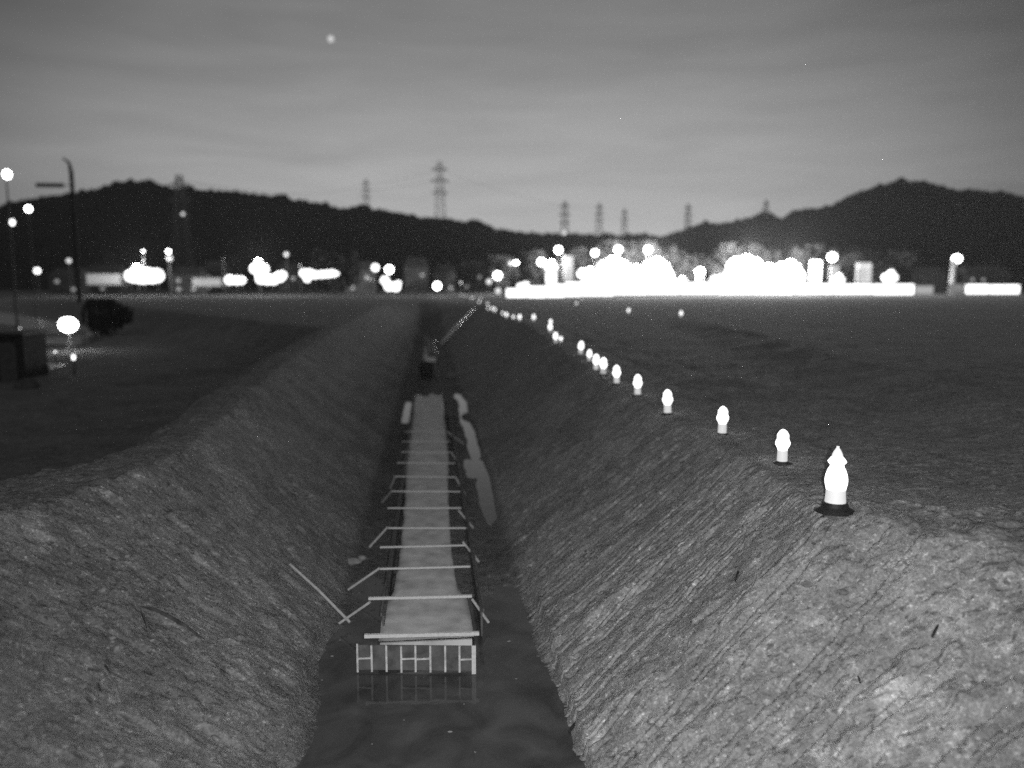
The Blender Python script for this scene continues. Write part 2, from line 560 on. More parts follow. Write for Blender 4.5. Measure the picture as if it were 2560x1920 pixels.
tone = tone * (1 - .45 * floor * (GY < 150))                                     # wet bed
for px_, py_, ra, k_ in ((2290, 1800, .34, .55), (2200, 1850, .2, .4), (40, 1330, .4, .5), (1480, 1840, .16, .5)):   # patches of paler subsoil
    q_ = ground_hit(px_, py_)
    dd = np.hypot(GX - q_.x, (GY - q_.y) * .8) / ra + .5 * fbm(GX * 5, GY * 5, 73, 3)
    tone = tone * (1 + k_ * sst(1.1, .8, dd))
low = sst(-.6, -1.6, GZ) * (GX < -4.4)
tone = tone * (1 + low * (.3 * sst(12, 30, np.abs(GX)) - .18 * sst(16, 8, np.abs(GX))))
tone = tone * (1 - .12 * sst(14, 40, GY))  # lamp falloff with distance painted into the tone
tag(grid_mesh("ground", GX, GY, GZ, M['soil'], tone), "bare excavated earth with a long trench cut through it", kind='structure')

# water standing in the bed of the trench, one sheet the mud rises through
WL = -DEPTH - .035
b = MB(); b.add([(-2.1, 3, WL), (2.1, 3, WL), (2.1, 104, WL), (-2.1, 104, WL)], [(0, 1, 2, 3)])
tag(b.build("trench_water", M['water']), "dark standing water in the bed of the trench", kind='structure')
# pale wet yard on the low ground, its grey standing in for lamplight
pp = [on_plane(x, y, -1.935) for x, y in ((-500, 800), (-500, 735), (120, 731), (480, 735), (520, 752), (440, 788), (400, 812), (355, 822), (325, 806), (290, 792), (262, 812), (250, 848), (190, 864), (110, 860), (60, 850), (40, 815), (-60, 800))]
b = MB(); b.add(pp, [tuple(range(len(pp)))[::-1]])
tag(b.build("pale_yard", M['yard']), "pale wet yard left of the trench, lamplight put into its grey", kind='structure')

# ------------------------------------------------------------------ hills
def hill(name, D, prof, lo, hi, foot, label, seed, step=3.0, back=260, amp=1.0):
    pxs = np.arange(lo, hi, step)
    py = np.interp(pxs, [p[0] for p in prof], [p[1] for p in prof])
    t = np.concatenate([np.linspace(0, 1, 70), np.linspace(1.02, 1.6, 16)])
    X = np.zeros((len(t), len(pxs))); Y = X.copy(); Z = X.copy()
    for j, (a, bb) in enumerate(zip(pxs, py)):
        p = at_y(a, bb, D)
        d = ray(a, 715); d = d / d.y
        for i, tt in enumerate(t):
            yy = foot + (D - foot) * tt
            X[i, j] = d.x * yy; Y[i, j] = yy
            s = math.sin(min(tt, 1) * math.pi / 2) ** 1.15 if tt <= 1 else 1 - (tt - 1) * .9
            Z[i, j] = max(p.z, 0) * s
    n = fbm(X / 60, Y / 60, seed, 3) * 9 * amp
    crown = np.abs(fbm(X / 24, Y / 24, seed + 3, 2)) * 8 * amp + np.abs(fbm(X / 9, Y / 9, seed + 5, 3)) * 6 * amp + np.abs(fbm(X / 3.5, Y / 3.5, seed + 9, 2)) * 2.5 * amp
    k = np.clip(Z / 20, 0, 1)
    tt = np.repeat(t[:, None], len(pxs), 1)
    ridge = 1 - np.exp(-((tt - 1) / .12) ** 2) * .8
    Z = Z + (n * ridge + crown - 5.0 * amp) * k
    Z[0, :] = -3
    return tag(grid_mesh(name, X, Y, Z, M['woods'], None, False), label, kind='structure')
hill("wooded_hill", 1000, [(-900, 600), (-300, 590), (-60, 560), (0, 540), (60, 522), (140, 510), (240, 494), (300, 476), (345, 470), (400, 472), (450, 484),
     (520, 490), (600, 496), (680, 503), (760, 513), (850, 531), (940, 536), (1020, 541), (1100, 552), (1180, 564), (1240, 586), (1300, 593),
     (1400, 593), (1480, 597), (1600, 601), (1700, 606), (1900, 612), (2300, 620), (3200, 640)], -900, 3200, 520,
     "long low wooded hill behind the town lights", 61, 3.5)
hill("wooded_hill", 760, [(1380, 714), (1480, 640), (1560, 612), (1620, 603), (1700, 590), (1760, 574), (1850, 566), (1890, 558), (1920, 558), (1950, 560), (1968, 553),
     (2000, 534), (2050, 522), (2085, 508), (2120, 492), (2180, 472), (2250, 460), (2300, 464), (2350, 478), (2420, 486), (2500, 492), (2560, 510),
     (2700, 530), (3000, 600), (3300, 714)], 1380, 3300, 430, "steep wooded hill rising on the right", 71, 3.0, amp=.8)

# ------------------------------------------------------------------ cone lights
def cone_light_large(loc, label):
    t = empty("cone_light", loc, label, "cone light", "cone lights along the trench")
    MB().lathe([(.245, 0), (.245, .012), (.215, .03), (.172, .05), (.158, .085), (.150, .122), (.13, .122)]).build("rubber_base", M['rubber'], t, True)
    MB().lathe([(.128, .12), (.120, .22), (.118, .285)]).build("body", M['cone_dim'], t, True)
    MB().lathe([(.118, .286), (.124, .32), (.134, .36), (.137, .41), (.130, .46), (.108, .53), (.084, .575), (.080, .60), (.108, .628), (.112, .64), (.095, .665), (.068, .70)]).build("lantern", M['cone_glow'], t, True)
    MB().lathe([(.068, .701), (.060, .735), (.044, .77), (.026, .80), (.018, .806), (.018, .83)]).build("tip", M['cone_tip'], t, True)
    return t
def cone_light_small(loc, label, s=.55):
    t = empty("cone_light", loc, label, "cone light", "cone lights along the trench")
    MB().lathe([(.30 * s, 0), (.30 * s, .018 * s), (.20 * s, .035 * s), (.165 * s, .075 * s)], n=20).build("rubber_base", M['rubber'], t, True)
    MB().lathe([(.150 * s, .076 * s), (.142 * s, .40 * s)], n=20).build("body", M['cone_dim'], t, True)
    MB().lathe([(.12 * s, .41 * s), (.16 * s, .47 * s), (.205 * s, .56 * s), (.21 * s, .62 * s), (.165 * s, .72 * s), (.165 * s, .84 * s), (.10 * s, .95 * s), (.03 * s, 1.0 * s)], n=20).build("lantern", M['cone_glow'], t, True)
    return t
p = ground_hit(2087, 1276)
cone_light_large((p.x, p.y, p.z - .01), "largest cone light with black rubber foot on the near crest of the right bank")
row = [  # pixel of the foot on the plateau, label, size
    (1955, 1157, "second cone light up the right bank behind the largest one", 1), (1805, 1086, "third cone light from the near end of the right bank row", 1),
    (1669, 1035, "fourth cone light from the near end of the right bank row", 1), (1594, 989, "fifth cone light, its pale body still showing above the ground", 1),
    (1542, 960, "sixth cone light leaning slightly beside the pale loop on the ground", 1), (1508, 938, "right hand cone light of the close pair in mid row", 1),
    (1490, 926, "left hand cone light of the close pair in mid row", 1), (1473, 903, "small dim cone light just above the close pair", .8),
    (1451, 886, "lone bright cone light in the middle of the row", 1), (1402, 856, "tiny dim cone light right of a taller one on the bend", .55),
    (1390, 858, "tall narrow cone light beside the tiny dim one on the bend", 1), (1376, 832, "lower cone light of the two stacked at the bend of the row", 1),
    (1377, 813, "upper cone light of the two stacked at the bend of the row", .8), (1334, 804, "double lobed cone light between the bend and the next bright one", 1),
    (1299, 803, "bright cone light just left of the double lobed one", 1), (1284, 799, "small cone light between two bright ones in the far row", .7),
    (1266, 796, "bright far cone light with a tiny one close on its left", 1), (1257, 789, "tiny far cone light close to the left of a bright one", .7),
    (1237, 781, "right hand one of two merged far cone lights", .9), (1230, 777, "left hand one of two merged far cone lights", .9),
    (1220, 775, "far cone light below the slanting pair", .7), (1219, 764, "far cone light just above its lower neighbour", .8),
    (1198, 759, "far cone light at the foot of a small bright cluster", .8), (1201, 750, "far cone light at the top of a small bright cluster", .8),
    (1184, 748, "very far cone light, right one of a tiny twin", .8), (1178, 748, "very far cone light, left one of a tiny twin", .8),
    (1163, 742, "last but one speck of the cone light row near the horizon", .8), (1151, 739, "last speck of the cone light row at the horizon", .8),
    (1702, 794, "cone light out on the plateau furthest right of the row", 1), (1571, 785, "cone light out on the plateau below the two middle domes of light", 1),
    (1441, 763, "small cone light on the far plateau under the bright band", .8), (1455, 750, "tiny cone light touching the edge of the bright band", .7)]
small = None
for x, y, lab, s in row:
    p = ground_hit(x, y)
    if small is None:
        small = cone_light_small((p.x, p.y, p.z - .01), lab); continue
    c = copy_tree(small)
    c.location = (p.x, p.y, p.z - .01); c["label"] = lab
    c.scale = (s, s, s)
    if y < 930:
        c.rotation_euler = (random.uniform(-.08, .08), random.uniform(-.08, .08), 0)
    else:
        c.rotation_euler = (random.uniform(-.03, .03), random.uniform(-.04, .04), random.uniform(0, 3))

# ------------------------------------------------------------------ formwork and slab in the trench
ZR = -DEPTH + .45          # top of the timber
fw = empty("trench_formwork", (0, 11.2, -DEPTH), "timber formwork with cross bars and raking props standing in the trench", "formwork")
def fpart(name, mb, m, **k):
    o = mb.build(name, m, None, **k)
    o.parent = fw
    o.matrix_parent_inverse = fw.matrix_world.inverted()
    return o
fw_inv = Matrix.Translation((0, 11.2, -DEPTH)).inverted()
def fpart(name, mb, m, parent=None, **k):
    o = mb.build(name, m, parent or fw, **k)
    if parent is None:
        o.matrix_parent_inverse = fw_inv
    return o
bars = [((911, 1590), (1198, 1583)), ((921, 1496), (1180, 1490)), ((950, 1422), (1176, 1416)), ((950, 1368), (1164, 1363)), ((971, 1320), (1165, 1320)),
        ((969, 1270), (1153, 1270)), ((980, 1228), (1150, 1229)), ((985, 1191), (1139, 1193)), ((993, 1157), (1138, 1158)),
        ((1003, 1130), (1130, 1131)), ((1006, 1104), (1125, 1104)), ((1010, 1079), (1116, 1079))]
for i, (a, c) in enumerate(bars):
    pa = on_plane(*a, ZR + .02); pc = on_plane(*c, ZR + .02)
    w = .062 if i == 0 else .052 if i == 1 else max(.022, .042 - .0018 * i)
    mb = MB().beam(pa, pc, w * .8, w * .8)
    fpart("cross_bar", mb, M['timber'])
props = [((1180, 1497), (1222, 1556)), ((1157, 1354), (1198, 1405)), ((1146, 1275), (1184, 1320)), ((1139, 1193), (1162, 1234)), ((1128, 1130), (1150, 1163)),
         ((1118, 1079), (1160, 1110)), ((949, 1420), (870, 1474)), ((925, 1505), (848, 1558)), ((969, 1317), (923, 1368)), ((980, 1228), (955, 1256)), ((988, 1192), (975, 1222))]
for a, c in props:
    pa = on_plane(*a, ZR + .03); pc = on_plane(*c, -DEPTH + .08)
    fpart("raking_prop", MB().beam(pa, pc, .036, .036), M['prop'])
y0, y1 = 11.95, 33.5
for s in (-1, 1):
    mb = MB()
    mb.beam((s * .76 - .02, y0, -DEPTH + .2), (s * .72 - .02, y1, -DEPTH + .2), .03, .40)
    fpart("side_panel", mb, M['board'])
    mb = MB()
    mb.beam((s * .79 - .02, y0, ZR - .03), (s * .75 - .02, y1, ZR - .03), .025, .05)
    fpart("top_rail", mb, M['rail'])
# stop end
e0 = on_plane(893, 1673, -DEPTH + .02); e1 = on_plane(1189, 1676, -DEPTH + .02)
yy = (e0.y + e1.y) / 2
def fx(t): return e0.x + (e1.x - e0.x) * t
def fy(t): return e0.y + (e1.y - e0.y) * t
stop = fpart("stop_end", MB().beam((fx(0), fy(0) + .035, -DEPTH + .185), (fx(1), fy(1) + .035, -DEPTH + .185), .02, .37), M['board'])
for k in range(9):
    t = [0.005, .125, .25, .375, .495, .62, .745, .865, .985][k]
    w = .06 if k == 8 else .027
    mb = MB().box((fx(t), fy(t) - .004, -DEPTH + .185 + random.uniform(-.008, .008)), (w, .03, .39 + (.03 if k in (0, 8) else 0)))
    fpart("batten", mb, M['timber'] if k == 8 else M['batten'], parent=stop)
for t0, t1 in ((.01, .12), (.38, .49), (.505, .615), (.875, .975)):
    mb = MB().beam((fx(t0), fy(t0) + .0, -DEPTH + .18), (fx(t1), fy(t1) + .0, -DEPTH + .19), .02, .022)
    fpart("nogging", mb, M['batten'], parent=stop)
# slab between the panels
def slab():
    n = 140
    yv = np.linspace(11.42, 41.0, n)
    k = 14
    X = np.zeros((n, k + 4)); Y = X.copy(); Z = X.copy()
    for i, y in enumerate(yv):
        wl = np.interp(y, [11.3, 12.9, 13.3, 15, 20, 24, 40], [.84, .78, .68, .64, .68, .80, .76]) + .03 * float(fbm(np.array([y * 1.3]), np.array([2.]), 91, 3)[0])
        wr = np.interp(y, [11.3, 12.9, 13.4, 15, 20, 24, 40], [.60, .56, .40, .36, .38, .50, .52]) + .03 * float(fbm(np.array([y * 1.3]), np.array([7.]), 92, 3)[0])
        xx = np.linspace(-wl, wr, k)
        X[i] = np.concatenate([[-wl - .01, -wl - .005], xx, [wr + .005, wr + .01]])
        Y[i] = y
        zz = -DEPTH + .235 + .012 * fbm(xx * 2, np.full(k, y * 1.2), 93, 3) - .30 * max(0, (y - 35) / 6) ** 2 * (1 + .5 * fbm(xx * 3, np.full(k, y * .8), 94, 2))
        Z[i] = np.concatenate([[-DEPTH - .1, zz[0] - .03], zz, [zz[-1] - .03, -DEPTH - .1]])
    o = grid_mesh("concrete_slab", X, Y, Z, M['concrete'])
    tag(o, "pale wet concrete strip laid between the formwork panels", "slab")
    # front face
    b = MB()
    b.box((-.12, 11.40, -DEPTH + .11), (1.36, .04, .22))
    b.build("front_face", M['concrete'], o)
slab()
# long loose pole on the left bank
pa = ground_hit(725, 1418); pc = on_plane(875, 1556, -DEPTH + .06)
tag(MB().tube([pa + Vector((0, 0, .04)), (pa + pc) / 2 + Vector((0, 0, .05)), pc], [.022, .024, .026]).build("loose_pole", M['prop'], None, True),
    "long pale pole leaning down the left bank to the formwork", "pole")
pa = ground_hit(1102, 868); pc = ground_hit(1186, 776)
tag(MB().tube([pa + Vector((0, 0, .25)), (pa * .6 + pc * .4) + Vector((0, 0, .35)), pc + Vector((0, 0, .3))], [.07, .17, .07]).build("long_pipe", M['plate'], None, True),
    "long bright pipe lying up the far right bank of the trench", "pipe")
pa = ground_hit(1090, 830); pc = ground_hit(1128, 790)
tag(MB().tube([pa + Vector((0, 0, .15)), pc + Vector((0, 0, .2))], [.035, .035]).build("thin_rod", M['prop'], None, True),
    "faint thin rod lying left of the long bright pipe", "rod")
# pale sacks at the left foot of the formwork
p = ground_hit(882, 1412)
tag(MB().ball((p.x, p.y, p.z + .06), .13, 14, 1.3, .8, .55, .25).build("sandbag", M['sack'], None, True), "pale lumpy sandbag at the foot of the left bank", "sandbag")
p = ground_hit(905, 1400)
tag(MB().ball((p.x, p.y, p.z + .03), .08, 12, 1.1, .8, .7, .3).build("sandbag", M['sack'], None, True), "small pale lump beside the sandbag under the left bank", "sandbag")
p = ground_hit(1066, 945)
drum = MB().lathe([(.40, 0), (.42, .03), (.42, .28), (.435, .30), (.42, .32), (.42, .58), (.435, .6), (.42, .62), (.41, .95), (.38, .97)], n=24).build("dark_drum", M['rubber'], None, True, loc=(p.x, p.y, p.z))
tag(drum, "round dark drum standing in the trench beyond the slab", "drum")
for x, y, s, lab in ((1128, 942, .3, "pale clod on the right foot of the trench beyond the slab"), (1158, 903, .22, "small pale broken lump on the far right bank")):
    p = ground_hit(x, y)
    tag(MB().ball((p.x, p.y, p.z + s * .2), s, 12, 1.2, 1, .6, .4).build("earth_lump", M['sack'], None, True), lab, "earth lump")
# hoop on the plateau edge under the cone lights
p = ground_hit(1516, 948)
ring = MB(); pts = []
for k in range(13):
    a = math.pi * k / 12 * 2
    pts.append((p.x + .13 * math.cos(a), p.y + .02 * math.sin(a), p.z + .14 + .13 * math.sin(a)))
ring.tube(pts, .012, 6)
tag(ring.build("wire_hoop", M['timber'], None, True), "thin pale ring standing below the close pair of cone lights", "hoop")

# clods and scraps scattered on the near banks
def scatter(n, region, size, m, name, label):
    b = MB(); k = 0
    while k < n:
        px = random.uniform(region[0], region[2]); py = random.uniform(region[1], region[3])
        p = ground_hit(px, py, 40)
        if abs(p.x) < 1.75 or p.y > 20: continue
        s = random.uniform(*size) * (1 + random.random() ** 4 * 2.2)
        b.ball((p.x, p.y, p.z + s * .15), s, 8, random.uniform(.7, 1.5), random.uniform(.7, 1.3), random.uniform(.4, .8), .5)
        k += 1
    return tag(b.build(name, m), label, kind='stuff')
scatter(190, (1400, 1350, 2600, 1960), (.008, .020), M['clod'], "clods", "small crumbs of clay scattered over the right bank")
scatter(90, (0, 1250, 700, 1940), (.008, .020), M['clod'], "clods", "small crumbs of clay scattered over the left bank")
scraps = [(1440, 1812, 1422, 1838, .022, "dark splinter of wood at the bottom edge of the right bank"), (1846, 1432, 1838, 1458, .014, "short dark root sticking out of the middle of the right bank"),
          (352, 1535, 368, 1575, .008, "thin black root in the left bank beside the curved gouge"), (262, 1668, 276, 1690, .009, "short black scrap low on the left bank"),
          (244, 1715, 254, 1735, .008, "lowest black scrap on the left bank"), (2330, 1600, 2345, 1575, .016, "dark chip near the rough clay on the right bank"),
          (2145, 1700, 2150, 1718, .012, "small dark chip below the middle of the right bank")]
for x0_, y0_, x1_, y1_, r, lab in scraps:
    a = ground_hit(x0_, y0_); c = ground_hit(x1_, y1_)
    up = Vector((0, 0, .02))
    tag(MB().tube([a + up, (a + c) / 2 + up * 1.3, c + up], [r * .8, r, r * .6], 7).build("wood_scrap", M['darkclod'], None, True), lab, "wood scrap", "scraps lying on the banks")
pts = [ground_hit(x, y) + Vector((0, 0, -.004)) for x, y in ((350, 1520), (385, 1524), (420, 1542), (455, 1568), (490, 1588), (512, 1602))]  # dark tube stands in for the shade of a curved gouge
tag(MB().tube(pts, [.01, .022, .026, .026, .022, .008], 8).build("gouge_shade", M['root'], None, True), "long curved dark strip standing in for a shaded gouge in the left bank", "root")
b = MB()
for x, y, r_ in ((1125, 1829, .016), (1272, 1603, .018), (1290, 1697, .012), (1188, 1880, .010), (1010, 1800, .009), (830, 1640, .02), (850, 1600, .013), (1330, 1560, .02), (1345, 1640, .015), (805, 1700, .012), (1160, 1760, .008), (930, 1860, .008)):
    q_ = on_plane(x, y, WL + .004)
    b.ball((q_.x, q_.y, q_.z), r_, 8, random.uniform(1, 2), 1, .5, .4)
tag(b.build("floating_bits", M['sack']), "small pale bits of debris in the trench water", kind='stuff')
a = ground_hit(2334, 1440); 
tag(MB().beam(a - Vector((0, 0, .03)), a + Vector((0, 0, .10)), .012).build("marker_peg", M['palepole']), "tiny white peg near the top of the right bank", "peg")

# ------------------------------------------------------------------ far lights
def lamp(name, x, y, D, dpx, m, label, cat, group, gz_=0.0, flat=1.0, arm=0, pr=.10, polem='pole'):
    """a lamp head at its true place, on a pole down to the ground"""
    p = at_y(x, y, D)
    t = empty(name, (p.x, p.y, gz_), label, cat, group)
    h = p.z - gz_
    blur = APER * FPX * abs(D - 11) / D / 11
    r = max((dpx - blur * .95) / 2 / FPX * D, dpx * .12 / FPX * D)
    MB().ball((0, 0, h), r, 20, 1, 1, flat).build("lamp_head", M[m], t, True)
    MB().tube([(arm, 0, 0), (arm, 0, h - r * .2)], [pr * 1.4, pr], 8).build("pole", M[polem], t, True)
    if arm:
        MB().beam((arm, 0, h - r * .2), (0, 0, h), pr).build("arm", M[polem], t)
    return t
SL = "street lamps of the far town"
lamp("street_lamp", 1244, 689, 250, 32, 'lamp', "round street lamp low at the left end of the bright band", "street lamp", SL)
lamp("street_lamp", 1290, 657, 255, 26, 'lamp', "oval street lamp above and left of the bright band", "street lamp", SL, flat=.7)
lamp("street_lamp", 1276, 658, 257, 24, 'lamp_dim', "faint lamp half behind the oval street lamp", "street lamp", SL)
lamp("street_lamp", 1353, 655, 255, 31, 'lamp', "street lamp touching the tall glowing pillar", "street lamp", SL)
lamp("street_lamp", 1396, 625, 260, 31, 'lamp', "first of the four high round lamps from the left", "street lamp", SL)
lamp("street_lamp", 1487, 632, 260, 29, 'lamp', "second and lowest of the four high round lamps", "street lamp", SL)
lamp("street_lamp", 1546, 624, 260, 31, 'lamp', "third of the four high round lamps, over a dome of light", "street lamp", SL)
lamp("street_lamp", 1620, 624, 260, 31, 'lamp', "last of the four high round lamps, over a dome of light", "street lamp", SL)
lamp("street_lamp", 1750, 680, 262, 35, 'lamp', "round lamp in the gap between the two pairs of light domes", "street lamp", SL, pr=1.1, polem='palepole')
lamp("street_lamp", 2081, 643, 262, 35, 'lamp', "round lamp under the peak of the right hill", "street lamp", SL)
lamp("street_lamp", 2392, 647, 262, 36, 'lamp', "round lamp on a broad pale post at the far right", "street lamp", SL, flat=.9, arm=-1.0, pr=.9, polem='palepole')
lamp("street_lamp", 1245, 727, 200, 27, 'lamp_dim', "dim round lamp at ground level by the end of the cone row", "street lamp", SL)
lamp("street_lamp", 1222, 704, 240, 26, 'lamp_dim', "faintest lamp left of the bright band", "street lamp", SL)
lamp("street_lamp", 1152, 707, 240, 16, 'lamp_mid', "small lamp with a soft halo right of the round white one", "street lamp", SL)
lamp("street_lamp", 1093, 715, 220, 31, 'lamp', "solitary round white lamp near the vanishing trench", "street lamp", SL)
lamp("street_lamp", 973, 674, 250, 32, 'lamp', "white lamp above the stacked bank of lamps", "street lamp", SL)
lamp("street_lamp", 938, 669, 250, 31, 'lamp_mid', "pale lamp left of the white one over the stacked lamps", "street lamp", SL)
lamp("street_lamp", 924, 699, 250, 9, 'lamp_mid', "left one of two tiny twin lamps beside the stacked lamps", "street lamp", SL)
lamp("street_lamp", 932, 700, 250, 8, 'lamp_mid', "right one of two tiny twin lamps beside the stacked lamps", "street lamp", SL)
lamp("street_lamp", 750, 663, 250, 11, 'lamp_mid', "tiny slanted lamp above the lights before the round tree", "street lamp", SL)
lamp("street_lamp", 358, 628, 240, 17, 'lamp', "smaller of the two high star lamps on the left", "street lamp", SL)
lamp("street_lamp", 421, 629, 240, 23, 'lamp', "larger of the two high star lamps on the left", "street lamp", SL)
lamp("street_lamp", 424, 646, 243, 26, 'lamp_dim', "dim ring lamp right under the larger star lamp", "street lamp", SL)
lamp("street_lamp", 172, 652, 200, 24, 'lamp_dim', "dim lamp on the left beside the tall dark pole", "street lamp", SL)
lamp("street_lamp", 93, 677, 200, 27, 'lamp_mid', "pale lamp low on the left under the hill", "street lamp", SL)
lamp("street_lamp", 71, 522, 110, 27, 'lamp', "bright lamp against the left end of the hill ridge", "street lamp", SL, gz_=-2, pr=.05)
lamp("street_lamp", 558, 580 + 68, 250, 7, 'lamp_mid', "tiny speck of a lamp on the hill foot right of the stars", "street lamp", SL)
lamp("street_lamp", 716, 636, 260, 24, 'lamp_dim', "very faint lamp high above the left banks of lamps", "street lamp", SL)
# flood mast at the left edge: one pole, two heads
p = at_y(15, 436, 100)
t = empty("lamp_mast", (p.x, p.y, -2), "tall lamp mast at the left edge with a bright head and a dimmer one below", "lamp mast")
MB().tube([(0, 0, 0), (0, 0, p.z + 2)], [.14, .08], 8).build("pole", M['pole'], t, True)
MB().ball((.12, 0, p.z + 2), .5, 16, .85, .85, 1.0).build("lamp_head", M['lamp'], t, True)
q = at_y(20, 556, 100)
MB().ball((.3, 0, q.z + 2), .33, 16, .8, .8, 1.1).build("lamp_head", M['lamp_mid'], t, True)
# tall dark pole with bent top
p = at_y(176, 400, 150)
t = empty("utility_pole", (p.x, p.y, -2), "tall dark pole with a bent top on the left skyline", "utility pole")
MB().tube([(0, 0, 0), (0, 0, p.z), (-.3, 0, p.z + 1.6), (-1.2, 0, p.z + 2.3)], [.42, .38, .25, .15], 8).build("pole", M['bark'], t, True)
q = at_y(125, 463, 150)
t.children[0]
MB().box((q.x - p.x, 0, q.z + 2), (4.6, .4, .7)).build("side_arm", M['steel'], t)
MB().beam((q.x - p.x, 0, q.z + 2), (0, 0, q.z + 2), .12).build("bracket", M['steel'], t)

# pylons
def pylon(x, ytop, ybase, D, label, lampy=None):
    a = at_y(x, ytop, D); b_ = at_y(x, ybase, D)
    h = a.z - b_.z
    t = empty("transmission_pylon", (b_.x, b_.y, b_.z), label, "pylon", "pylons along the skyline")
    w = h * .085
    m = MB()
    def half(z): return w * (1 - .72 * z / h) 
    for sx, sy in ((-1, -1), (1, -1), (1, 1), (-1, 1)):
        m.beam((sx * half(0), sy * half(0), 0), (sx * half(h), sy * half(h), h), h * .0075)
    n = 9
    for i in range(n):
        z0_ = h * i / n; z1_ = h * (i + 1) / n
        for (ax, ay), (bx, by) in (((-1, -1), (1, -1)), ((1, -1), (1, 1)), ((1, 1), (-1, 1)), ((-1, 1), (-1, -1))):
            m.beam((ax * half(z0_), ay * half(z0_), z0_), (bx * half(z1_), by * half(z1_), z1_), h * .003)
            m.beam((bx * half(z0_), by * half(z0_), z0_), (ax * half(z1_), ay * half(z1_), z1_), h * .003)
            m.beam((ax * half(z1_), ay * half(z1_), z1_), (bx * half(z1_), by * half(z1_), z1_), h * .003)
    m.build("lattice_mast", M['steel'], t)
    for f, l in ((.60, .10), (.75, .12), (.90, .10)):
        c = MB()
        z = h * f
        for s in (-1, 1):
            c.beam((0, 0, z), (s * h * l, 0, z), h * .012)
            c.beam((0, 0, z + h * .05), (s * h * l, 0, z), h * .008)
        c.build("cross_arm", M['steel'], t)
    return t
pylon(460, 438, 690, 560, "pylon in front of the left hill with its top above the ridge")
pylon(917, 448, 560, 1015, "sturdy pylon standing on the middle of the left ridge")
pylon(1101, 404, 600, 1010, "tallest pylon, left of centre on the falling ridge")
pylon(1411, 503, 640, 900, "broad pylon above the four high round lamps")
pylon(1497, 508, 620, 1300, "first of two faint pylons right of the broad one")
pylon(1560, 522, 620, 1250, "second of two faint pylons right of the broad one")
pylon(1718, 510, 620, 1100, "faint pylon where the right hill begins")
pylon(1912, 500, 600, 1050, "faint pylon above the notch of the right hill")
def wire(a, c, label, r=.10):
    A = at_y(*a); B = at_y(*c); pts = []
    for k in range(25):
        u = k / 24; q = A.lerp(B, u); q.z -= 4 * u * (1 - u) * (A - B).length * .02
        pts.append(q)
    tag(MB().tube(pts, r, 5).build("power_line", M['steel'], None, True), label, "power line", "power lines between the pylons")
wire((917, 462, 1015), (1101, 424, 1010), "sagging line between the sturdy pylon and the tallest one")
wire((917, 478, 1015), (1101, 445, 1010), "lower sagging line between the sturdy pylon and the tallest one")
wire((1101, 424, 1010), (1411, 515, 900), "long line falling from the tallest pylon to the broad one")
wire((460, 452, 560), (917, 462, 1015), "long line from the pylon before the left hill to the sturdy one")
lamp("obstruction_lamp", 457, 535, 555, 22, 'lamp_dim', "dim ring lamp on the dark left hill in front of a pylon", "lamp", "obstruction lamps", pr=.05)
lamp("obstruction_lamp", 1411, 582, 700, 25, 'lamp_dim', "dim ring lamp on the skyline under the broad pylon", "lamp", "obstruction lamps", pr=.05)

# floodlight glow built into the shape: oversized glowing balls on a mast
def throw(t, loc, power):
    ld = bpy.data.lights.new("lamp_light", 'POINT'); ld.energy = power; ld.shadow_soft_size = 1.0
    lo_ = bpy.data.objects.new("lamp_light", ld); C.objects.link(lo_); lo_.parent = t; lo_.location = loc
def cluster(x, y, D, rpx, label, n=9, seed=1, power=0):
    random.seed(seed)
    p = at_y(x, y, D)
    t = empty("glow_cluster", (p.x, p.y, 0), label, "floodlights", "floodlight glow shapes in the bright band")
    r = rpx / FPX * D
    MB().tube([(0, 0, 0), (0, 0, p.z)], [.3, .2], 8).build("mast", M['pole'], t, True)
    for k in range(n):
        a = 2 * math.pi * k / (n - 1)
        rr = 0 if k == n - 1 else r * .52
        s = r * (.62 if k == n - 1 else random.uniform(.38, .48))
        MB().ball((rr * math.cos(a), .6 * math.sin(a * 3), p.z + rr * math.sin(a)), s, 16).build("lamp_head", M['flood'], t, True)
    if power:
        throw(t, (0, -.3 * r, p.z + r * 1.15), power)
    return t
cluster(1533, 694, 262, 54, "first big dome of floodlight glow from the left of the band", seed=2, power=95000)
cluster(1641, 692, 262, 50, "second big dome of floodlight glow beside the lone lamp gap", seed=3, power=95000)
cluster(1862, 690, 262, 56, "third and broadest dome of floodlight glow in the band", seed=4, power=110000)
cluster(1972, 694, 262, 46, "fourth dome of floodlight glow beside the white pillar", seed=5, power=90000)
cluster(1470, 695, 262, 30, "small dome of floodlight glow left of the first big one", n=6, seed=6)
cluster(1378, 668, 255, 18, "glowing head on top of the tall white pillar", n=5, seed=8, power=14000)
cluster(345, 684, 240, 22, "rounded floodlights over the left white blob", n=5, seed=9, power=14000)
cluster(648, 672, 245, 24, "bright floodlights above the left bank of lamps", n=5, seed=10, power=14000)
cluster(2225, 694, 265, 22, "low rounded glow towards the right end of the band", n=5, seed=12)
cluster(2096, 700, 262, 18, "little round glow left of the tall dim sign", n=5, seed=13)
cluster(1588, 704, 264, 44, "low wide added glow between the first two domes of floodlight glow", seed=21)  # fill clusters added so the glow of neighbouring domes merges
cluster(1918, 702, 264, 46, "low wide added glow between the third and fourth domes of floodlight glow", seed=22)
cluster(1700, 716, 262, 26, "small added glow at the right foot of the second dome", n=6, seed=23)
cluster(1800, 712, 262, 30, "small added glow at the left foot of the third dome", n=6, seed=24)
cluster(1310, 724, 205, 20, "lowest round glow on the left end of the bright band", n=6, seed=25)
random.seed(77)

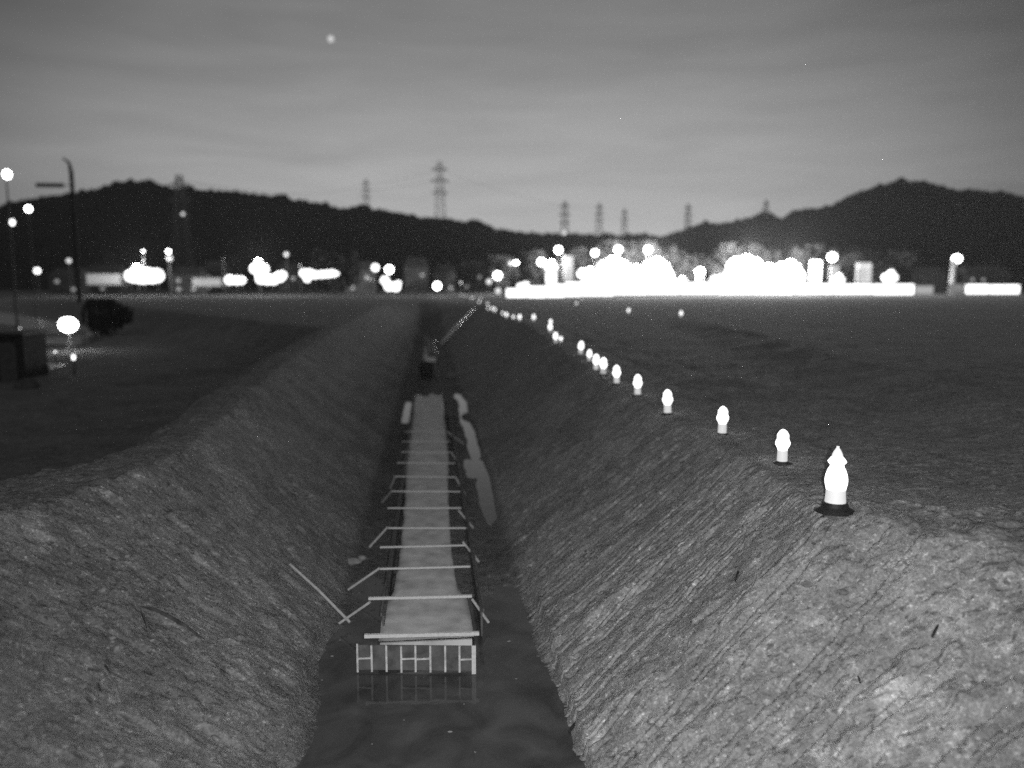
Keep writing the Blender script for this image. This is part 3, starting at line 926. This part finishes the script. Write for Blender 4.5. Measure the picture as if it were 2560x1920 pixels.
# glowing pillars and signs
def pillar(x, yt, yb, D, wpx, m, label):
    a = at_y(x, yt, D); w = wpx / FPX * D
    t = empty("lit_pillar", (a.x, a.y, 0), label, "lit pillar", "lit pillars in the far town")
    MB().box((0, 0, a.z / 2 + .3), (w, w * .5, a.z - .6)).build("panel", M[m], t)
    MB().box((0, 0, a.z + .12), (w * 1.05, w * .55, .24)).build("cap", M['wall'], t)
    MB().box((0, 0, .0), (w * 1.1, w * .6, .6)).build("foot", M['wall'], t)
    return t
M['soft'] = glow("soft_sign_glow", .38, .5)
M['soft2'] = glow("dim_sign_glow", .16, .4)
pillar(1378, 680, 740, 254, 24, 'front', "tall white pillar of light at the left of the bright band")
pillar(1421, 640, 740, 256, 24, 'soft', "tall grey pillar beside the tall white one")
pillar(2040, 652, 735, 266, 24, 'front', "white pillar right of the last dome of light")
pillar(2160, 658, 735, 275, 34, 'soft', "tall dim sign between two glows near the right end")
pillar(2086, 664, 735, 270, 22, 'soft', "short grey sign under the lamp below the right hill")

# shopfronts that make up the bright band
def shop(x0, x1, yt, yb, D, fm, label, depth=9, frame=True):
    a = at_y(x0, yt, D); c = at_y(x1, yt, D)
    g = at_y((x0 + x1) / 2, yb, D).z
    w = c.x - a.x; h = a.z - g
    t = empty("lit_shop", ((a.x + c.x) / 2, D, g), label, "lit shop", "lit shops of the far town")
    MB().box((0, depth / 2 + .1, h / 2 - .4), (w * .985, depth, h - .4)).build("wall", M['wall'], t)
    MB().box((0, depth / 2, h - .45), (w * .99 + .2, depth + .6, .3)).build("roof", M['roof'], t)
    MB().box((0, 0, h * .46), (w * .99, .12, h * .84)).build("front_window", M[fm], t)
    return t
shop(1266, 1316, 716, 744, 200, 'front', "leftmost and lowest shopfront of the bright band")
shop(1318, 1364, 710, 747, 198, 'front', "shopfront just left of the tall white pillar")
shop(1366, 1412, 705, 744, 205, 'front', "shopfront under the tall white pillar")
shop(1414, 1452, 700, 742, 215, 'front', "shopfront under the tall grey pillar")
shop(1454, 1535, 690, 741, 225, 'front', "shopfront under the first dome of light")
shop(1537, 1618, 690, 738, 235, 'front', "shopfront between the first two domes of light")
shop(1620, 1700, 692, 737, 240, 'front', "shopfront under the second dome of light")
shop(1702, 1790, 702, 736, 245, 'front', "shopfront under the lone lamp between the domes")
shop(1792, 1880, 696, 737, 245, 'front', "shopfront under the third dome of light")
shop(1882, 1985, 696, 737, 245, 'front', "shopfront under the fourth dome of light")
shop(1987, 2085, 705, 736, 245, 'front', "shopfront below the white pillar right of the domes")
shop(2087, 2180, 706, 736, 245, 'front', "shopfront below the tall dim sign")
shop(2182, 2286, 706, 737, 245, 'front', "last full white shopfront before the dark gap")
shop(2289, 2334, 710, 736, 247, 'soft', "small dim shopfront at the right end of the main band")
shop(2416, 2474, 707, 735, 250, 'front', "white shopfront right of the dark gap")
shop(2476, 2550, 708, 735, 250, 'front', "shopfront at the right edge of the photo")
shop(480, 552, 690, 716, 250, 'soft2', "dim grey shopfront between the left banks of lamps")
shop(215, 300, 680, 712, 250, 'soft2', "dim grey shopfront left of the broad bank of lamps")

def lamp_bank(pts, D, label):
    """a frame carrying a row of big lamps side by side"""
    P = [at_y(x, y, D) for x, y, r in pts]
    cx = sum(p.x for p in P) / len(P)
    t = empty("lamp_bank", (cx, D, 0), label, "floodlights", "banks of lamps left of the trench")
    for p, (x, y, r) in zip(P, pts):
        MB().ball((p.x - cx, 0, p.z), (r - 6) / FPX * D, 18).build("lamp_head", M['flood'], t, True)
    zt = sum(p.z for p in P) / len(P)
    f = MB()
    x_0 = min(p.x for p in P) - cx; x_1 = max(p.x for p in P) - cx
    f.beam((x_0, .8, zt), (x_1, .8, zt), .2)
    for xx in (x_0, x_1, (x_0 + x_1) / 2):
        f.beam((xx, .8, 0), (xx, .8, zt), .2)
    f.build("frame", M['pole'], t)
    return t
lamp_bank([(326, 690, 19), (344, 680, 22), (352, 692, 22), (372, 688, 23), (392, 689, 22), (335, 694, 18), (360, 697, 18), (380, 696, 18)], 238, "broad white bank of lamps under the star lamps")
lamp_bank([(574, 700, 17), (592, 701, 16), (604, 701, 15)], 242, "small white bank of lamps left of the floodlights")
lamp_bank([(652, 697, 18), (668, 699, 18), (684, 699, 18), (700, 692, 18), (706, 688, 16)], 242, "white bank of lamps under the left floodlights")
lamp_bank([(760, 683, 16), (774, 684, 17), (768, 697, 14), (788, 687, 15)], 240, "white bank of lamps left of the round dark tree")
lamp_bank([(804, 686, 15), (818, 685, 15), (832, 683, 15), (842, 684, 11)], 236, "narrow white bank of lamps in front of the round dark tree")
lamp_bank([(962, 701, 16), (972, 716, 17), (984, 716, 16), (996, 708, 12), (990, 718, 16)], 224, "stacked white bank of lamps under the two lamps")
# unlit houses between the lights
def house(x0, x1, yt, yb, D, label, lit=1, wm_='wall2'):
    a = at_y(x0, yt, D); c = at_y(x1, yt, D)
    w = c.x - a.x; H = a.z; h = H * .72
    t = empty("house", ((a.x + c.x) / 2, D, -.3), label, "house", "dark houses of the far town")
    dp = 9
    MB().box((0, dp / 2, h / 2), (w, dp, h)).build("wall", M[wm_], t)
    b = MB()
    o = .4
    b.add([(-w / 2 - o, -o, h + .01), (w / 2 + o, -o, h + .01), (w / 2 + o, dp + o, h + .01), (-w / 2 - o, dp + o, h + .01), (-w / 2 + 1, dp / 2, H), (w / 2 - 1, dp / 2, H)],
          [(0, 1, 5, 4), (2, 3, 4, 5), (1, 2, 5), (3, 0, 4), (3, 2, 1, 0)])
    b.build("roof", M['roof'], t)
    n = max(2, int(w / 4))
    for k in range(n):
        for r_ in range(1 if h < 5 else 2):
            xx = -w / 2 + w * (k + .5) / n
            zz = h * (.5 if h < 5 else (.28 + .42 * r_))
            MB().box((xx, -.03, zz), (1.3, .08, 1.2)).build("window", M['window'] if random.random() < .35 * lit else M['roof'], t)
    return t
house(120, 200, 668, 722, 300, "low house at the left behind the dim lamp")
house(205, 300, 660, 722, 320, "wide house left of the broad bank of lamps")
house(425, 500, 664, 722, 300, "house right of the broad bank of lamps", 2, 'wall')
house(505, 560, 650, 722, 330, "taller house behind the dim grey shopfront", 2)
house(690, 745, 655, 722, 310, "house between the floodlights and the round tree")
house(860, 935, 650, 725, 300, "pale house left of the two lamps over the stacked lamps", 2, 'wall')
house(1010, 1070, 640, 728, 320, "pale tall house right of the stacked lamps", 1, 'wall')
house(1085, 1140, 660, 728, 330, "house behind the solitary round lamp", 1, 'wall')
house(1150, 1215, 650, 728, 340, "house above the far end of the cone lights", 1)
house(1290, 1350, 670, 735, 320, "house behind the oval street lamp", 1)
house(1690, 1740, 655, 735, 330, "house in the gap between the light domes", 1)
house(2110, 2200, 640, 735, 330, "wide house behind the tall dim sign", 1, 'wall')
house(2290, 2370, 665, 735, 300, "house behind the dark gap in the band", 1)
house(2420, 2530, 662, 735, 300, "house above the last shopfronts on the right", 1)

# trees
def tree(px, yt, D, wpx, label, z0=-.3, name="tree", n=650, cat="tree", grp="trees of the far town", lm='leaf'):
    a = at_y(px, yt, D)
    H = a.z - z0; rad = wpx / 2 / FPX * D
    t = empty(name, (a.x, D, z0), label, cat, grp)
    MB().tube([(0, 0, 0), (.1, 0, H * .3), (0, .1, H * .6)], [H * .03, H * .022, H * .012], 7).build("trunk", M['bark'], t, True)
    b = MB()
    cz = H * .58
    lob = [(Vector((random.gauss(0, .45) * rad, random.gauss(0, .45) * rad, cz + random.gauss(0, .22) * H)), rad * random.uniform(.3, .55)) for _ in range(12)]
    ls = rad * .09
    for _ in range(n):
        c, r = random.choice(lob)
        v = Vector((random.gauss(0, 1), random.gauss(0, 1), random.gauss(0, 1))).normalized() * r * random.random() ** .4
        p = c + v
        p.x = max(-rad, min(rad, p.x))
        if p.z > H: p.z = H - random.random() * .3
        if p.z < H * .1: p.z = H * .1 + random.random() * .3
        u = Vector((random.gauss(0, 1), random.gauss(0, 1), random.gauss(0, 1))).normalized() * ls
        w_ = u.orthogonal().normalized() * ls * .8
        b.add([p - u, p + w_, p + u, p - w_], [(0, 1, 2, 3)])
    b.build("crown", M[lm], t)
    return t
tree(832, 625, 243, 120, "big round dark tree behind the narrow bank of lamps", n=1300)
tree(265, 630, 340, 60, "tree left behind the broad bank of lamps")
tree(470, 640, 350, 60, "tree right of the star lamps")
tree(580, 640, 350, 70, "tree left behind the floodlights over the left bank")
lit = [(1262, 640, 300, 90, "added glow-catching tree at the left end of the row behind the bright band"), (1345, 628, 305, 100, "added glow-catching tree behind the tall white pillar of light"),
       (1440, 622, 300, 110, "added glow-catching tree behind the tall grey pillar"), (1530, 604, 292, 130, "tall added glow-catching tree right behind the first dome of light"),
       (1630, 606, 290, 130, "tall added glow-catching tree right behind the second dome of light"), (1735, 628, 300, 110, "added glow-catching tree behind the lone lamp between the domes"),
       (1830, 610, 292, 120, "added glow-catching tree behind the left half of the third dome"), (1915, 606, 290, 120, "added glow-catching tree between the third and fourth domes"),
       (1995, 612, 292, 110, "added glow-catching tree behind the fourth dome of light"), (2080, 622, 300, 110, "added glow-catching tree behind the lamp below the right hill"),
       (2170, 612, 305, 120, "broad added glow-catching tree behind the tall dim sign"), (2250, 630, 305, 100, "added glow-catching tree behind the last full white shopfront")]
for x_, y_, D_, w_, l_ in lit:  # row of trees added to catch the floodlight as a halo
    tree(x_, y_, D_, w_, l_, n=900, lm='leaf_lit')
tree(1120, 645, 360, 50, "tree behind the solitary round lamp")
tree(2330, 640, 340, 90, "tree behind the dark gap in the bright band")
tree(2500, 640, 330, 80, "tree at the right edge behind the last shopfronts")
tree(266, 748, 83, 120, "dark round shrub in front of the pale wet yard", z0=-2.2, name="shrub", cat="shrub", grp=None, n=1500)
p = on_plane(20, 960, -2.05)
t = empty("site_hut", (p.x, p.y, -2.1), "low dark flat roofed hut at the left edge below the work lamp", "hut")
q = at_y(20, 838, p.y)
hh_ = q.z + 2.1
MB().box((-.6, 1.2, hh_ / 2), (2.9, 2.4, hh_)).build("wall", M['bark'], t)
MB().box((-.6, 1.2, hh_ + .06), (3.2, 2.8, .12)).build("roof", M['roof'], t)
MB().box((.1, -.02, hh_ * .45), (.8, .05, hh_ * .8)).build("door", M['board'], t)
for (x, yb, w, h, lab) in ((95, 935, .9, .45, "dark crate beside the flat roofed hut"), (70, 975, 1.0, .5, "dark heaped sack in front of the flat roofed hut")):
    p = on_plane(x, yb, -2.05)
    b = MB()
    if 'crate' in lab:
        b.box((0, 0, h / 2), (w, .7, h)).box((0, 0, h + .03), (w * 1.06, .76, .05))
        tag(b.build("crate", M['board'], None, loc=(p.x, p.y, -2.1)), lab, "crate")
    else:
        b.ball((0, 0, h * .4), w * .5, 14, 1.1, .8, .8, .2)
        tag(b.build("sack", M['board'], None, True, loc=(p.x, p.y, -2.1)), lab, "sack")

# ------------------------------------------------------------------ work lamp and small things on the low ground
p = on_plane(175, 880, -2.0)
q = at_y(175, 812, p.y)
g = gz(p.x, p.y)
t = empty("work_lamp", (p.x, p.y, g), "glaring work lamp on a stand on the low ground at the left", "work lamp")
hz = q.z - g
MB().ball((0, 0, hz), .56, 20, 1.15, .8, .95).build("lamp_head", M['lamp'], t, True)
MB().tube([(0, 0, .1), (0, 0, hz)], .035, 8).build("post", M['palepole'], t, True)
for k in range(3):
    a = 2.1 * k + .4
    MB().tube([(0, 0, .7), (.5 * math.cos(a), .5 * math.sin(a), -.05)], .02, 6).build("leg", M['palepole'], t, True)
def stake(x, yt, yb, D_z, r, m, label, name="marker_post", refl=True):
    p = on_plane(x, yb, D_z); q = at_y(x, yt, p.y); g = gz(p.x, p.y)
    t = empty(name, (p.x, p.y, g - .1), label, "marker post", "reflective posts on the low ground")
    h = q.z - g + .1
    MB().tube([(0, 0, 0), (0, 0, h)], r, 8).build("post", M[m], t, True)
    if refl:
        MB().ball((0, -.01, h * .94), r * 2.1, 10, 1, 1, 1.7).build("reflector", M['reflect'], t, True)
    return t
stake(110, 862, 935, -2, .03, 'pole', "marker post with a bright slim reflector left of the tilted plate")
stake(141, 876, 925, -2, .02, 'pole', "thin marker post with a tiny reflector above the tilted plate")
stake(187, 890, 940, -2, .045, 'pole', "marker post with the brightest reflector right of the tilted plate")
stake(167, 914, 935, -2, .018, 'palepole', "short dotted post at the tip of the tilted plate", refl=False)
stake(223, 776, 905, -2, .02, 'palepole', "tall thin pale post right of the work lamp", refl=False)
stake(213, 810, 905, -2, .015, 'pole', "shorter thin post next to the tall pale one", refl=False)
stake(53, 818, 860, -2, .02, 'pole', "distant marker post left of the work lamp")
p = [on_plane(112, 908, -1.85), on_plane(166, 911, -1.9), on_plane(150, 918, -1.95), on_plane(114, 926, -2.0)]
b = MB(); th = Vector((0, 0, -.03))
b.add(p + [v + th for v in p], [(3, 2, 1, 0), (4, 5, 6, 7), (0, 1, 5, 4), (1, 2, 6, 5), (2, 3, 7, 6), (3, 0, 4, 7)])
tag(b.build("tilted_plate", M['plate']), "pale tapering plate lying tilted below the work lamp", "plate")

# ------------------------------------------------------------------ moon
p = at_y(827, 97, 5000)
mr = 7.5 / FPX * 5000
tag(MB().ball(p, mr, 24, .95, .95, 1).build("moon", M['moon'], None, True), "small pale moon high in the dusk sky", "moon")

# ------------------------------------------------------------------ the thin haze of the evening air
hm = bpy.data.materials.new("haze"); hm.use_nodes = True
hn = hm.node_tree; hn.nodes.clear()
ho = hn.nodes.new("ShaderNodeOutputMaterial"); hv = hn.nodes.new("ShaderNodeVolumePrincipled")
hv.inputs["Density"].default_value = 0.00014
hv.inputs["Color"].default_value = (.9, .9, .9, 1)
hn.links.new(hv.outputs[0], ho.inputs["Volume"])
hz_o = MB().box((0, 700, 98.5), (3400, 1900, 215)).build("haze", hm)
hz_o.location = (0, 0, 0)
tag(hz_o, "thin evening haze over the whole site", kind='stuff')
